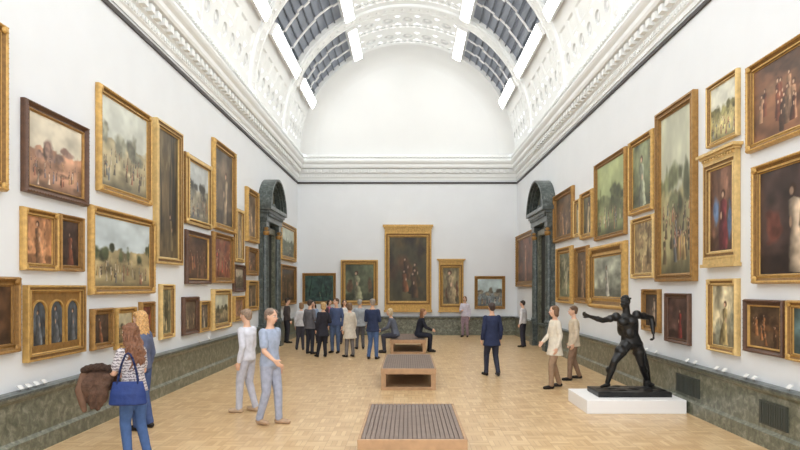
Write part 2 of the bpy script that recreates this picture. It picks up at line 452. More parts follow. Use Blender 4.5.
def paint(kind, bg, acc, seed, n, asp):
    rng = np.random.default_rng(seed)
    t, s = np.meshgrid(np.linspace(0, 1, n), np.linspace(0, 1, n), indexing='ij')
    nz = vnoise(rng, n); nz2 = vnoise(rng, n, (10, 20, 30)); nz3 = vnoise(rng, n, (5, 11, 24))
    bg = np.array(bg, float)
    dim = float(np.clip(.45+bg.mean()/170, .62, 1.0))
    C = bg[None, None, :]*(0.45+1.1*nz)[..., None]
    wob = (nz3-.5)*.05
    def put(m, col, k=1.0):
        nonlocal C
        m = np.clip(m, 0, 1)[..., None]*k
        C = C*(1-m)+col*m
    def blob(cx, cy, rx, ry, col, soft=0.25, k=1.0):
        d = np.sqrt(((s-cx)/rx)**2+((t-cy)/ry)**2)+(nz2-0.5)*0.8
        put((1-d)/soft, np.array(col, float)[None, None, :]*(0.6+0.8*nz2)[..., None], k)
    def fig(x, y0, h, col, skin=(214, 178, 148), ln=None, k=1.0):
        ln = rng.uniform(-.14, .14) if ln is None else ln
        u = (t-y0)/h; dx = (s-x)*asp-ln*h*u+wob*h*2
        f0 = rng.uniform(.13, .23)
        hw = np.interp(u, [-.01, 0, .42, .5, .7, .79, .83], [0, f0, .13, .09, .125, .11, .0])*h
        sh = (0.45+0.9*np.clip(dx/(hw+1e-5)*.5+.5, 0, 1))*(0.6+.8*nz2)
        put((hw-np.abs(dx))/(0.03*h+.006), np.array(col, float)[None, None, :]*sh[..., None], k)
        hx = ln*h*.88
        def e(cx, cy, rx, ry, c_):
            d = np.sqrt((((s-x)*asp-cx)/rx)**2+((t-cy)/ry)**2); put((1-d)/.4, np.array(c_, float)[None, None, :]*dim*(0.7+.5*nz)[..., None], k)
        e(hx+.005, y0+h*.905, h*.075, h*.085, (84, 56, 38)); e(hx-.012*h, y0+h*.885, h*.045, h*.058, skin)
        a = rng.uniform(-1, 1); e(hx*.6+a*.1*h, y0+h*.55, h*.03, h*.08, skin)
    if kind == 'land':
        hz = 0.52+0.35*(nz3-0.5)*.6
        m = np.clip((t-hz)/0.03, 0, 1)
        put(m, np.array(acc[0], float)[None, None, :]*(0.8+0.4*nz)[..., None]*(0.9+.15*t)[..., None])
        for k in range(9):
            blob(rng.uniform(0, 1), rng.uniform(.42, .62), rng.uniform(.05, .18)/max(asp, .8), rng.uniform(.05, .15), np.array(acc[1])*rng.uniform(.5, 1.1), 0.5)
        for k in range(5):
            blob(rng.uniform(0, 1), rng.uniform(.05, .35), rng.uniform(.1, .3), rng.uniform(.02, .06), bg*rng.uniform(.6, 1.35), .7, .8)
        put(np.clip((.12-t)/.12, 0, 1), bg[None, None, :]*.5*(0.6+.8*nz2)[..., None], .7)
        ks = sorted([rng.uniform(.03, .4) for k in range(34)], reverse=True)
        for y_ in ks:
            fig(rng.uniform(.04, .96), y_, (.07+.13*(1-y_/.4)), np.array([(160, 96, 78), (212, 202, 184), (60, 56, 60), (94, 104, 126), (170, 136, 86), (84, 70, 54)][rng.integers(6)])*.7+bg*.3, k=.95)
    elif kind == 'fig':
        for k in range(8):
            blob(rng.uniform(0, 1), rng.uniform(.1, 1), rng.uniform(.08, .3), rng.uniform(.08, .3), bg*rng.uniform(.5, 1.6), .8, .7)
        put(np.clip((.22-t+wob)/.05, 0, 1), bg[None, None, :]*.65*(0.6+.8*nz2)[..., None], .8)
        if len(acc) > 1:
            blob(rng.uniform(.12, .3), rng.uniform(.15, .5), .14, .2, acc[1], .3); blob(rng.uniform(.7, .88), rng.uniform(.3, .7), .1, .25, acc[1], .4)
        fig(rng.uniform(.42, .58), 0.02, rng.uniform(.72, .95), np.array(acc[0])*.9)
    elif kind == 'many':
        for k in range(9):
            blob(rng.uniform(0, 1), rng.uniform(.35, 1), rng.uniform(.08, .28), rng.uniform(.1, .25), np.array(acc[k % len(acc)])*rng.uniform(.4, .9), .7, .7)
        nf = max(5, int(8*asp))
        ys = sorted([rng.uniform(.0, .35) for k in range(nf)], reverse=True)
        for y_ in ys:
            c_ = np.array(acc[rng.integers(len(acc))])*rng.uniform(.6, 1.2)
            fig(rng.uniform(.08, .92), y_, rng.uniform(.34, .55), c_)
    elif kind == 'wood':
        put(np.clip((nz3-.48)/.1, 0, 1), np.array(acc[-1], float)[None, None, :]*(0.7+.6*nz2)[..., None], .75)
        for k in range(6):
            x0 = rng.uniform(0, 1); wd = rng.uniform(.015, .035); cx = x0+.04*np.sin(t*rng.uniform(3, 8)+k)
            put((wd*(1.3-t)-np.abs(s-cx)*asp)/.01*(t > rng.uniform(.05, .3)), np.array(acc[0], float)[None, None, :]*(0.5+.7*nz2)[..., None])
        put(np.clip((.2-t+wob*2)/.05, 0, 1), bg[None, None, :]*(0.6+.9*nz2)[..., None], .9)
        fig(rng.uniform(.35, .65), .06, .3, np.array(acc[-1])*1.1)
    C = np.clip(C/255*1.0, 0, 1)
    C = np.where(C <= 0.04045, C/12.92, ((C+0.055)/1.055)**2.4)
    return C

def canvas(w, h, z0, y, parent, kind, bg, acc, seed, n, x0=0.0, arch=False, name='canvas'):
    n = int(n*1.8)
    C = paint(kind, bg, acc, seed, n, w/h)
    verts = []; faces = []
    for i in range(n):
        for j in range(n):
            s = j/(n-1); t = i/(n-1)
            x = (s-0.5)*w
            zt = t*h
            if arch:
                top = h - w/2 + math.sqrt(max(0, (w/2)**2-x*x)); zt = t*top
            verts.append((x+x0, y, z0+zt))
    for i in range(n-1):
        for j in range(n-1):
            a = i*n+j; faces.append((a, a+1, a+n+1, a+n))
    me = bpy.data.meshes.new(name); me.from_pydata(verts, [], faces)
    at = me.color_attributes.new('paint', 'FLOAT_COLOR', 'POINT')
    buf = np.ones((n*n, 4)); buf[:, :3] = C.reshape(-1, 3)
    at.data.foreach_set('color', buf.ravel())
    me.materials.append(M['paint'])
    ob = bpy.data.objects.new(name, me); link(ob, parent); return ob

def frame_mesh(w, h, fw, dep, m, parent, style=0, slip=None, name='frame', z=0):
    if style == 0:   P = [(0,0),(0,.55),(.06,.8),(.16,1),(.26,.98),(.34,.78),(.6,.5),(.72,.5),(.78,.62),(.86,.62),(.92,.4),(1,.35),(1,0.1)]
    elif style == 1: P = [(0,0),(0,.9),(.08,1),(.3,1),(.36,.8),(.62,.75),(.68,.9),(.8,.88),(.86,.5),(1,.4),(1,0.1)]
    else:            P = [(0,0),(0,.4),(.1,.5),(.5,.6),(.62,.85),(.75,1),(.86,.9),(.92,.5),(1,.4),(1,0.1)]
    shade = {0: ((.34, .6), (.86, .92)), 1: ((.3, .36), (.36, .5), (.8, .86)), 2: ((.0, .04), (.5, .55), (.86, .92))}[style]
    bm = bmesh.new(); rows = []
    for (k, d) in P:
        i = k*fw
        rows.append([bm.verts.new(p) for p in ((-w/2+i, -d*dep, z+i), (w/2-i, -d*dep, z+i), (w/2-i, -d*dep, z+h-i), (-w/2+i, -d*dep, z+h-i))])
    for a in range(len(P)-1):
        for j in range(4):
            f = bm.faces.new([rows[a][j], rows[a][(j+1)%4], rows[a+1][(j+1)%4], rows[a+1][j]])
            if slip and P[a][0] >= .78: f.material_index = 1
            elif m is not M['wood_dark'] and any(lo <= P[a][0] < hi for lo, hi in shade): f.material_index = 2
    if fw > 0.09 and style != 1:
        kk = .21 if style == 0 else .75
        i = kk*fw; st = max(0.06, fw*0.42); r = fw*0.08
        def bead(x, zz, r=r, d_=.98): sph(bm, (x, -dep*d_, zz), r, None, 6, 4)
        nx = max(3, int((w-2*i)/st)); nz = max(3, int((h-2*i)/st))
        for a in range(nx+1):
            x = -w/2+i+(w-2*i)*a/nx; bead(x, z+i); bead(x, z+h-i)
        for a in range(1, nz):
            zz = z+i+(h-2*i)*a/nz; bead(-w/2+i, zz); bead(w/2-i, zz)
        if m is not M['wood_dark']:
            for sx in (-1, 1):
                for sz in (0, 1):
                    cx = sx*(w/2-fw*.45); cz = z+(fw*.45 if sz == 0 else h-fw*.45)
                    sph(bm, (cx, -dep*.75, cz), (fw*.4, dep*.32, fw*.4), None, 8, 6)
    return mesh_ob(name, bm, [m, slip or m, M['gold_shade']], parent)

def painting(loc, rz, w, h, fw, gold, style, kind, bg, acc, seed, label, n=40, form='plain', slip=None):
    e = empty('framed_painting', loc, rz, label, 'painting')
    dep = min(0.12, 0.05+fw*0.35)
    g = M[gold]
    if form == 'plain':
        frame_mesh(w, h, fw, dep, g, e, style, M[slip] if slip else None)
        canvas(w-2*fw+0.01, h-2*fw+0.01, fw-0.005, -dep*0.25, e, kind, bg, acc, seed, n)
    elif form == 'tabernacle':
        cb, ct = h*0.07, h*0.085
        bm = bmesh.new()
        box(bm, -w/2, w/2, -dep*1.2, -0.002, 0, cb*0.4); box(bm, -w/2+.03, w/2-.03, -dep*0.9, -0.002, cb*.4, cb)
        mesh_ob('frame_base', bm, g, e)
        bm = bmesh.new()
        box(bm, -w/2+.03, w/2-.03, -dep*0.9, -0.002, h-ct, h-ct*.55); box(bm, -w/2, w/2, -dep*1.3, -0.002, h-ct*.55, h-ct*.3); box(bm, -w/2-.05, w/2+.05, -dep*1.7, -0.002, h-ct*.3, h)
        k = int(w/0.09)
        for i in range(k):
            x = -w/2+.04+(w-.08)*i/k; box(bm, x, x+.04, -dep*1.15, -dep*.8, h-ct*.8, h-ct*.58)
        mesh_ob('frame_cornice', bm, g, e)
        hh = h-cb-ct
        frame_mesh(w-.06, hh, fw, dep*0.9, g, e, 1, z=cb)
        canvas(w-.06-2*fw+.01, hh-2*fw+.01, cb+fw-.005, -dep*.25, e, kind, bg, acc, seed, n)
    elif form == 'arcade':
        frame_mesh(w, h, fw, dep, g, e, 1)
        iw, ih = w-2*fw, h-2*fw
        bm = bmesh.new(); box(bm, -iw/2, iw/2, -dep*.3, -.002, fw, h-fw); mesh_ob('gilt_panel', bm, M['gold_deep'], e)
        for k in range(3):
            x = (k-1)*iw/3
            canvas(iw/3*0.72, ih*0.72, fw+ih*.12, -dep*.32, e, kind, bg, acc, seed+k, 30, x0=x, arch=True)
            bm = bmesh.new(); ww = iw/3*0.76; nn = 14; hh = ih*.74
            prev = None
            for t in range(nn+3):
                if t == 0: p = (ww/2, 0)
                elif t == nn+2: p = (-ww/2, 0)
                else:
                    a = math.pi*(t-1)/nn; p = (ww/2*math.cos(a), hh-ww/2+ww/2*math.sin(a))
                cur = [bm.verts.new((x+p[0]*q, -dep*dd, fw+ih*.11+p[1]*(1 if q == 1 else 1.04))) for q, dd in ((1,.3),(1,.6),(1.12,.6),(1.12,.3))]
                if prev:
                    for j in range(3): bm.faces.new([prev[j], prev[j+1], cur[j+1], cur[j]])
                prev = cur
            mesh_ob('arch_moulding', bm, g, e)
    return e

SC = 0
def on_wall(side, xa, xb, xr, yt, yb, fw, gold, style, kind, bg, acc, label, n=36, form='plain', slip=None):
    global SC; SC += 1
    if side == 'L': dist = lambda x: -XL*F/(CX-x)
    else: dist = lambda x: XR*F/(x-CX)
    ya, yb_ = dist(xa), dist(xb); dr = dist(xr)
    zt = H+(CY-yt)*dr/F; zb = H+(CY-yb)*dr/F
    w = abs(yb_-ya)
    x = XL+0.003 if side == 'L' else XR-0.003
    return painting((x, (ya+yb_)/2, zb), math.pi/2 if side == 'L' else -math.pi/2, w, zt-zb, fw, gold, style, kind, bg, acc, SC*7+3, label, n, form, slip)

LW = [
 (-70, 2, 2, 27, 192, .13, 'gold', 0, 'many', (110,90,60), [(180,150,110)], 'tall gilt framed painting with warm brown figures', 30),
 (20, 84, 20, 97, 191, .12, 'wood_dark', 0, 'land', (178,138,112), [(212,204,184), (164,134,120)], 'crowded reddish street scene in dark wood frame', 64, 'plain', 'gold_deep'),
 (95, 148, 95, 82, 190, .13, 'gold', 0, 'land', (166,156,126), [(206,210,200), (146,146,128)], 'pale misty landscape in wide gilt frame', 56),
 (152.5, 179, 152.5, 117, 263, .14, 'gold_pale', 1, 'wood', (96,82,58), [(50,42,30), (118,104,74)], 'tall narrow woodland painting in pale gilt frame', 44),
 (183.5, 209, 183.5, 151, 223, .15, 'gold_pale', 2, 'land', (150,144,126), [(196,202,202), (120,120,110)], 'grey seaside landscape in gilt frame', 36),
 (211, 233, 211, 137, 228, .18, 'gold', 0, 'fig', (96,84,70), [(170,150,120)], 'dark portrait of a standing figure in gilt frame', 36),
 (19, 54, 19, 206, 270, .1, 'gold', 0, 'fig', (178,128,90), [(190,140,100), (190,140,100)], 'small warm portrait in ornate gilt frame', 40),
 (56, 80, 56, 213, 271, .09, 'gold_deep', 0, 'fig', (70,52,44), [(130,80,60)], 'small dark portrait in gilt frame', 36),
 (87, 151, 87, 204, 295, .14, 'gold', 0, 'land', (160,146,110), [(196,208,212), (104,112,80)], 'wide crowded fairground landscape in gilt frame', 72),
 (184, 208, 184, 229, 284, .13, 'wood_dark', 0, 'many', (90,66,50), [(150,110,76), (120,80,60)], 'dark interior scene in walnut and gilt frame', 36, 'plain', 'gold'),
 (211, 231, 211, 231, 283, .15, 'gold_deep', 0, 'many', (140,90,66), [(190,150,120), (170,80,60)], 'small red interior scene in gilt frame', 30),
 (233.5, 242, 233.5, 207, 262, .13, 'gold_pale', 2, 'fig', (150,130,100), [(200,180,150)], 'narrow portrait in gilt frame', 24),
 (244.5, 256, 244.5, 186, 241, .2, 'gold', 0, 'many', (120,100,80), [(190,160,120)], 'figure group painting in gilt frame', 24),
 (-40, 15, 15, 277, 352, .12, 'gold_deep', 0, 'fig', (90,64,44), [(170,120,80)], 'gilt framed portrait with dark ground', 30),
 (22, 81, 22, 285, 363, .1, 'gold', 1, 'fig', (70,76,82), [(104,108,112)], 'three arched panels in broad gilt frame', 30, 'arcade'),
 (89, 110, 89, 309, 351, .1, 'gold_deep', 0, 'fig', (76,60,50), [(150,100,70)], 'small dark portrait in gilt frame', 30),
 (113, 133, 113, 308, 350, .1, 'gold', 0, 'land', (120,106,80), [(190,180,150), (100,90,70)], 'small landscape in gilt frame', 30),
 (138, 151.5, 138, 302, 340, .1, 'gold_deep', 0, 'fig', (120,70,54), [(150,110,90)], 'small red portrait in gilt frame', 26),
 (158, 171.5, 158, 284, 340, .11, 'gold_pale', 0, 'wood', (110,106,80), [(70,70,54), (180,164,126)], 'narrow garden painting in gilt frame', 30),
 (181, 196, 181, 297, 336, .12, 'wood_dark', 0, 'many', (100,86,70), [(180,160,130)], 'small interior scene in walnut frame', 28),
 (197.5, 208, 197.5, 301, 333, .1, 'gold', 0, 'fig', (90,80,70), [(190,180,160)], 'small portrait in gilt frame', 24),
 (210.5, 228.5, 210.5, 289, 331, .16, 'gold_pale', 0, 'land', (130,120,94), [(190,190,170), (100,100,70)], 'small landscape in gilt frame', 28),
 (232, 243, 232, 264, 292, .13, 'wood_dark', 0, 'land', (110,100,80), [(180,170,150), (90,90,70)], 'small wide landscape in dark frame', 22),
 (232, 243, 232, 296, 322, .13, 'gold', 0, 'many', (130,94,70), [(190,150,120)], 'small genre scene in gilt frame', 22),
 (245, 256, 245, 246, 275, .16, 'gold_deep', 0, 'many', (94,74,60), [(160,120,90)], 'small dark genre scene in gilt frame', 22),
 (245, 256, 245, 280, 312, .16, 'gold', 0, 'fig', (106,90,70), [(190,160,130)], 'small portrait in gilt frame', 22),
 (279, 294, 282, 222, 260, .2, 'gold', 0, 'land', (104,110,84), [(190,196,180), (90,100,70)], 'small landscape in gilt frame', 22),
 (278.5, 294, 281, 264, 306, .2, 'gold_deep', 0, 'many', (70,60,48), [(150,120,90)], 'dark genre scene in gilt frame', 22),
]
for r in LW: on_wall('L', *r)
RW = [
 (850, 751, 751, 68, 154, .12, 'gold', 0, 'many', (110,76,54), [(140,80,56), (90,64,48), (160,124,96)], 'large brown history painting in gilt frame', 64),
 (850, 757, 757, 167, 284, .13, 'gold', 0, 'fig', (62,48,44), [(196,176,152), (100,60,50)], 'dark painting of a pale kneeling figure in gilt frame', 64),
 (741, 710, 710, 88, 149, .08, 'gold_pale', 0, 'land', (170,160,110), [(206,206,190), (150,144,90)], 'small pale figure study in gilt frame', 40),
 (742, 707, 707, 157, 268, .13, 'gold_pale', 1, 'fig', (110,80,64), [(120,56,60), (90,110,140)], 'portrait of a seated figure in classical gilt frame', 48, 'tabernacle'),
 (698.5, 659.5, 698.5, 89, 281, .15, 'gold_deep', 1, 'land', (140,134,100), [(186,188,166), (120,124,90)], 'tall narrow meadow painting in bronze gilt frame', 60),
 (656, 632, 656, 128, 209, .14, 'gold', 0, 'fig', (116,122,92), [(170,176,150)], 'green garden painting in gilt frame', 36),
 (628, 597, 628, 146, 234, .12, 'gold_deep', 0, 'land', (120,126,86), [(160,170,120), (106,114,70)], 'green landscape in thin gilt frame', 40),
 (657, 634, 657, 213, 278, .12, 'gold_pale', 0, 'wood', (140,120,90), [(110,90,60), (196,178,130)], 'warm brown forest painting in gilt frame', 36),
 (628.5, 592, 628.5, 240, 311, .3, 'gold', 0, 'fig', (150,154,140), [(200,200,190)], 'small picture in very broad gilt frame', 36),
 (595, 583, 595, 188, 237, .16, 'gold', 0, 'fig', (100,94,70), [(190,170,130)], 'narrow portrait in gilt frame', 26),
 (582, 576, 582, 198, 236, .12, 'gold_pale', 0, 'fig', (150,140,110), [(200,190,160)], 'narrow pale study in gilt frame', 20),
 (575, 556, 575, 185, 238, .18, 'gold_deep', 0, 'many', (100,80,60), [(170,130,90)], 'dark figure painting in gilt frame', 28),
 (590, 577, 590, 245, 304, .16, 'gold_deep', 0, 'fig', (90,76,60), [(170,140,110)], 'dark portrait in gilt frame', 26),
 (574, 559, 574, 245, 304, .2, 'gold', 0, 'wood', (110,114,90), [(70,70,50), (190,180,150)], 'woodland painting in gilt frame', 26),
 (536, 518, 534, 229, 287, .25, 'gold_deep', 0, 'fig', (120,80,60), [(170,120,90)], 'warm portrait in gilt frame', 26),
 (741, 711, 711, 279, 350, .11, 'gold_pale', 0, 'fig', (180,170,140), [(190,170,120), (150,150,130)], 'pale full length portrait in gilt frame', 40),
 (788, 748, 748, 299, 351, .1, 'wood_dark', 0, 'many', (84,66,50), [(140,96,62), (100,70,50)], 'small dark interior in walnut and gilt frame', 40, 'plain', 'gold'),
 (850, 791, 791, 300, 360, .1, 'gold', 0, 'fig', (80,100,100), [(120,60,50)], 'small portrait in gilt frame', 30),
 (692, 668, 668, 293, 341, .09, 'wood_dark', 0, 'fig', (80,60,54), [(140,54,50)], 'small portrait with red robe in dark frame', 34),
 (662, 645, 645, 289, 330, .11, 'gold_deep', 0, 'fig', (70,60,54), [(190,170,150)], 'small dark portrait in gilt frame', 30),
]
for r in RW: on_wall('R', *r)
def on_back(x0, x1, yt, yb, *a):
    global SC; SC += 1
    X0, X1 = (x0-CX)*YB/F, (x1-CX)*YB/F; zt, zb = H+(CY-yt)*YB/F, H+(CY-yb)*YB/F
    return painting(((X0+X1)/2, YB-0.003, zb), 0, X1-X0, zt-zb, a[0], a[1], a[2], a[3], a[4], a[5], SC*5, a[6], a[7], *a[8:])
on_back(302.5, 336, 273, 304, .12, 'gold_deep', 0, 'wood', (46,66,62), [(34,48,44), (60,90,76)], 'dark green seascape in bronze gilt frame', 32)
on_back(341, 378, 260, 305, .2, 'gold', 1, 'fig', (84,90,68), [(140,140,112), (90,70,50)], 'garden painting in broad flat gilt frame', 34)
on_back(384, 432, 225, 312, .22, 'gold', 1, 'many', (70,64,42), [(104,84,44), (66,48,30), (120,76,44)], 'large dark altarpiece painting in tall gilt tabernacle frame', 48, 'tabernacle')
on_back(438, 464, 259, 312, .2, 'gold', 1, 'fig', (130,120,90), [(180,160,124), (100,70,50)], 'gilt tabernacle framed figure painting', 32, 'tabernacle')
on_back(474.5, 505, 276, 309, .14, 'gold_deep', 0, 'land', (130,140,140), [(180,196,196), (150,140,120)], 'grey interior scene in gilt frame', 30)

def label_card(y, side):
    x = XL+0.08 if side == 'L' else XR-0.08
    e = empty('label_card', (x, y, 0.84), math.pi/2 if side == 'L' else -math.pi/2, 'small white caption card on a metal stand on the marble ledge', 'label', 'caption cards on the ledge')
    bm = bmesh.new()
    vs = [(-.04,-.03,.03),(.04,-.03,.03),(.04,.02,.075),(-.04,.02,.075)]
    a = [bm.verts.new(v) for v in vs]; b = [bm.verts.new((v[0], v[1]+.008, v[2]-.008)) for v in vs]
    bm.faces.new(a); bm.faces.new(b)
    for i in range(4): bm.faces.new([a[i], a[(i+1)%4], b[(i+1)%4], b[i]])
    mesh_ob('card', bm, M['card'], e)
    bm = bmesh.new(); box(bm, -.004, .004, -.004, .004, 0.0, .046); box(bm, -.03, .03, -.02, .03, 0, .004); mesh_ob('stand', bm, M['metal'], e)
for px in (14, 22, 30, 38, 128, 138, 148, 196, 206): label_card(-XL*F/(CX-px), 'L')
for px in (640, 650, 660, 692, 700, 722, 730, 752, 760, 796): label_card(XR*F/(px-CX), 'R')

# ------------------------------------------------------------------ benches
def bench(x, ya, yb, w):
    L = yb-ya
    e = empty('bench', (x, (ya+yb)/2, 0), 0, 'backless oak gallery bench with brown slatted top', 'bench', 'oak benches along the middle of the room')
    hw, hl = w/2, L/2
    bm = bmesh.new()
    t = 0.035
    box(bm, -hw, hw, -hl, -hl+t, .33, .45); box(bm, -hw, hw, hl-t, hl, .33, .45)
    box(bm, -hw, -hw+t, -hl+t, hl-t, .33, .45); box(bm, hw-t, hw, -hl+t, hl-t, .33, .45)
    o = mesh_ob('apron', bm, M['bench_wood'], e); bevel(o, .006)
    bm = bmesh.new(); n = 22; p = (w-2*t)/n
    for i in range(n):
        x0 = -hw+t+i*p; box(bm, x0+.005, x0+p-.005, -hl+t, hl-t, .438, .452)
    box(bm, -hw+t, hw-t, -hl+t, hl-t, .40, .438, 1)
    mesh_ob('slatted_seat', bm, [M['slat'], M['slat_gap']], e)
    for sx in (-1, 1):
        for sy in (-1, 1):
            bm = bmesh.new(); cx, cy = sx*(hw-.06), sy*(hl-.16)
            box(bm, cx-.05, cx+.05, cy-.15, cy+.15, .06, .33)
            o = mesh_ob('leg', bm, M['bench_wood'], e); bevel(o, .005)
    bm = bmesh.new(); box(bm, -hw+.01, hw-.01, -hl+.01, hl-.01, 0, .06)
    o = mesh_ob('base_board', bm, M['bench_wood'], e); bevel(o, .006)
    return e
bench(0.05, 6.68, 8.75, 1.23)
bench(0.01, 12.5, 15.2, 1.16)
bench(0.0, 19.3, 21.8, 1.16)

# ------------------------------------------------------------------ figures
BAKE = []
def limb(bm, pts, rs, seg=12):
    pts = [Vector(p) for p in pts]
    for i in range(len(pts)):
        sph(bm, pts[i], rs[i], u=seg, v=8)
    for i in range(len(pts)-1):
        a, b = pts[i], pts[i+1]; d = b-a
        if d.length < 1e-5: continue
        q = d.to_track_quat('Z', 'Y').to_matrix()
        r0 = [bm.verts.new(a+q@Vector((rs[i]*math.cos(2*math.pi*t/seg), rs[i]*math.sin(2*math.pi*t/seg), 0))) for t in range(seg)]
        r1 = [bm.verts.new(b+q@Vector((rs[i+1]*math.cos(2*math.pi*t/seg), rs[i+1]*math.sin(2*math.pi*t/seg), 0))) for t in range(seg)]
        for t in range(seg): bm.faces.new([r0[t], r0[(t+1)%seg], r1[(t+1)%seg], r1[t]])
        bm.faces.new(list(reversed(r0))); bm.faces.new(r1)
def loft(bm, rings, seg=22, wob=0, fq=6):
    prev = None
    for k, (c, rx, ry) in enumerate(rings):
        ring = []
        for t in range(seg):
            a = 2*math.pi*t/seg; w = 1+wob*math.sin(a*fq+k*.4)
            ring.append(bm.verts.new((c[0]+rx*w*math.cos(a), c[1]+ry*w*math.sin(a), c[2])))
        if prev:
            for t in range(seg): bm.faces.new([prev[t], prev[(t+1)%seg], ring[(t+1)%seg], ring[t]])
        else: bm.faces.new(list(reversed(ring)))
        prev = ring
    bm.faces.new(prev)
def hand(bm, w, d, s, n, curl=0.35, k=1.0):
    w = Vector(w); d = d.normalized(); n = n.normalized(); s = s.normalized()
    ln = [.062, .072, .068, .052]
    for i, off in enumerate((-.03, -.01, .01, .029)):
        kn = w+d*(.085 if i in (1, 2) else .078)*k+s*off*k
        limb(bm, [w+s*off*.5*k, kn], [.015*k, .012*k], 8)
        p = kn; rr = .0095*k
        for j, fr in enumerate((.45, .32, .23)):
            a = curl*(j+1); dd = d*math.cos(a)+n*math.sin(a)
            p2 = p+dd*ln[i]*fr*k*1.1; limb(bm, [p, p2], [rr, rr*.92], 8); p = p2; rr *= .92
    r0 = w+d*.02*k-s*.022*k; r1 = r0+(d*.6-s*.75+n*.2).normalized()*.045*k; r2 = r1+(d*.9-s*.2+n*.35).normalized()*.035*k
    limb(bm, [r0, r1, r2], [.015*k, .012*k, .009*k], 8)

def remesh(name, bm, m, parent, vox, smooth_it=4):
    ob = mesh_ob(name, bm, m, parent, smooth=True)
    md = ob.modifiers.new('rm', 'REMESH'); md.mode = 'VOXEL'; md.voxel_size = vox; md.use_smooth_shade = True
    if smooth_it:
        sm = ob.modifiers.new('sm', 'SMOOTH'); sm.iterations = smooth_it; sm.factor = 0.5
    BAKE.append(ob)
    return ob

CM = {}
def cm(col, rough=.8, kind='cloth'):
    key = (tuple(col), kind)
    if key not in CM:
        if kind == 'stripe':
            m = mat('patterned_cloth', col, rough)
            nt = m.node_tree; b = nt.nodes['Principled BSDF']; tc = nt.nodes.new('ShaderNodeTexCoord')
            wv = nt.nodes.new('ShaderNodeTexWave'); wv.bands_direction = 'Z'; wv.inputs['Scale'].default_value = 9; wv.inputs['Distortion'].default_value = 6
            wv.inputs['Detail Scale'].default_value = 4
            nt.links.new(tc.outputs['Object'], wv.inputs['Vector'])
            r = nt.nodes.new('ShaderNodeValToRGB'); r.color_ramp.interpolation = 'CONSTANT'
            r.color_ramp.elements[0].color = (*lin((120, 112, 118)), 1); r.color_ramp.elements[1].position = .35; r.color_ramp.elements[1].color = (*lin(col), 1)
            nt.links.new(wv.outputs['Fac'], r.inputs['Fac']); nt.links.new(r.outputs['Color'], b.inputs['Base Color'])
        elif kind == 'hair': m = mat('hair', col, .6, noise=.35, nscale=38, bump=.6, bscale=60)
        elif kind == 'skin': m = mat('skin', col, .55, noise=.04, nscale=10)
        else: m = mat('cloth', col, rough, noise=.12, nscale=14, bump=.5, bscale=14, spec=.2)
        CM[key] = m
    return CM[key]

def body_parts(bm, J, g, female):
    """g = girth multiplier"""
    hip, top = J['hip'], J['top']
    w = .92 if female else 1.0
    P = lambda t: hip.lerp(top, t)
    gt = 1+(g-1)*.7
    loft(bm, [(P(-.14), .13*w*1.05*gt, .095*gt), (P(-.02), .165*(1.02 if female else .98)*gt, .112*gt), (P(.15), .15*w*gt, .1*gt), (P(.36), .128*w*gt, .092*gt), (P(.6), .15*w*gt, .108*gt), (P(.82), .165*w*gt, .108*gt), (P(.95), .15*w*gt, .085*gt), (P(1.04), .09, .065), (P(1.1), .058, .055)])
    for sd in ('l', 'r'):
        limb(bm, [J['h'+sd], (J['h'+sd]+J['k'+sd])/2, J['k'+sd]], [.088*g, .076*g, .056*gt])
        mid = J['k'+sd].lerp(J['a'+sd], .3)
        limb(bm, [J['k'+sd], mid, J['a'+sd]], [.053*gt, .054*g, .036*gt])
        f = J['f'+sd]; a = J['a'+sd]
        limb(bm, [a-f*.035+Vector((0,0,-.045)), a+f*.07+Vector((0,0,-.05)), a+f*.155+Vector((0,0,-.062))], [.034, .034, .024])
        limb(bm, [J['s'+sd], J['s'+sd].lerp(J['e'+sd], .45), J['e'+sd]], [.056*w*g, .048*w*g, .038*g])
        limb(bm, [J['e'+sd], J['e'+sd].lerp(J['w'+sd], .3), J['w'+sd]], [.038*g, .039*w*g, .025*g])
        d = (J['w'+sd]-J['e'+sd]).normalized()
        inn = Vector((1 if sd == 'l' else -1, 0.35, -0.2)); inn = (inn-d*inn.dot(d)).normalized()
        s = d.cross(inn)
        if s.y > 0: s = -s
        hand(bm, J['w'+sd]+d*.01, d, s, inn, J.get('curl', .35), 1+(g-1)*.5)
    C = J['head']; rt = Matrix.Rotation(J['hy'], 4, 'Z') @ Matrix.Rotation(J['hp'], 4, 'X')
    limb(bm, [P(1.02), C+rt@Vector((0, -.012, -.06))], [.058*w*gt, .052*w*gt])
    def hs(p, r): sph(bm, C+rt@Vector(p), r, rt)
    hs((0, -.012, .022), (.074, .094, .094)); hs((0, .022, -.035), (.06, .068, .082)); hs((0, .052, -.092), (.027, .024, .024))
    hs((0, .072, .03), (.05, .02, .018)); hs((-.038, .062, -.025), (.02, .018, .02)); hs((.038, .062, -.025), (.02, .018, .02))
    limb(bm, [C+rt@Vector((0, .086, .012)), C+rt@Vector((0, .108, -.026))], [.009, .014])
    hs((0, .088, -.062), (.026, .011, .011)); hs((-.075, -.005, -.008), (.01, .02, .032)); hs((.075, -.005, -.008), (.01, .02, .032))

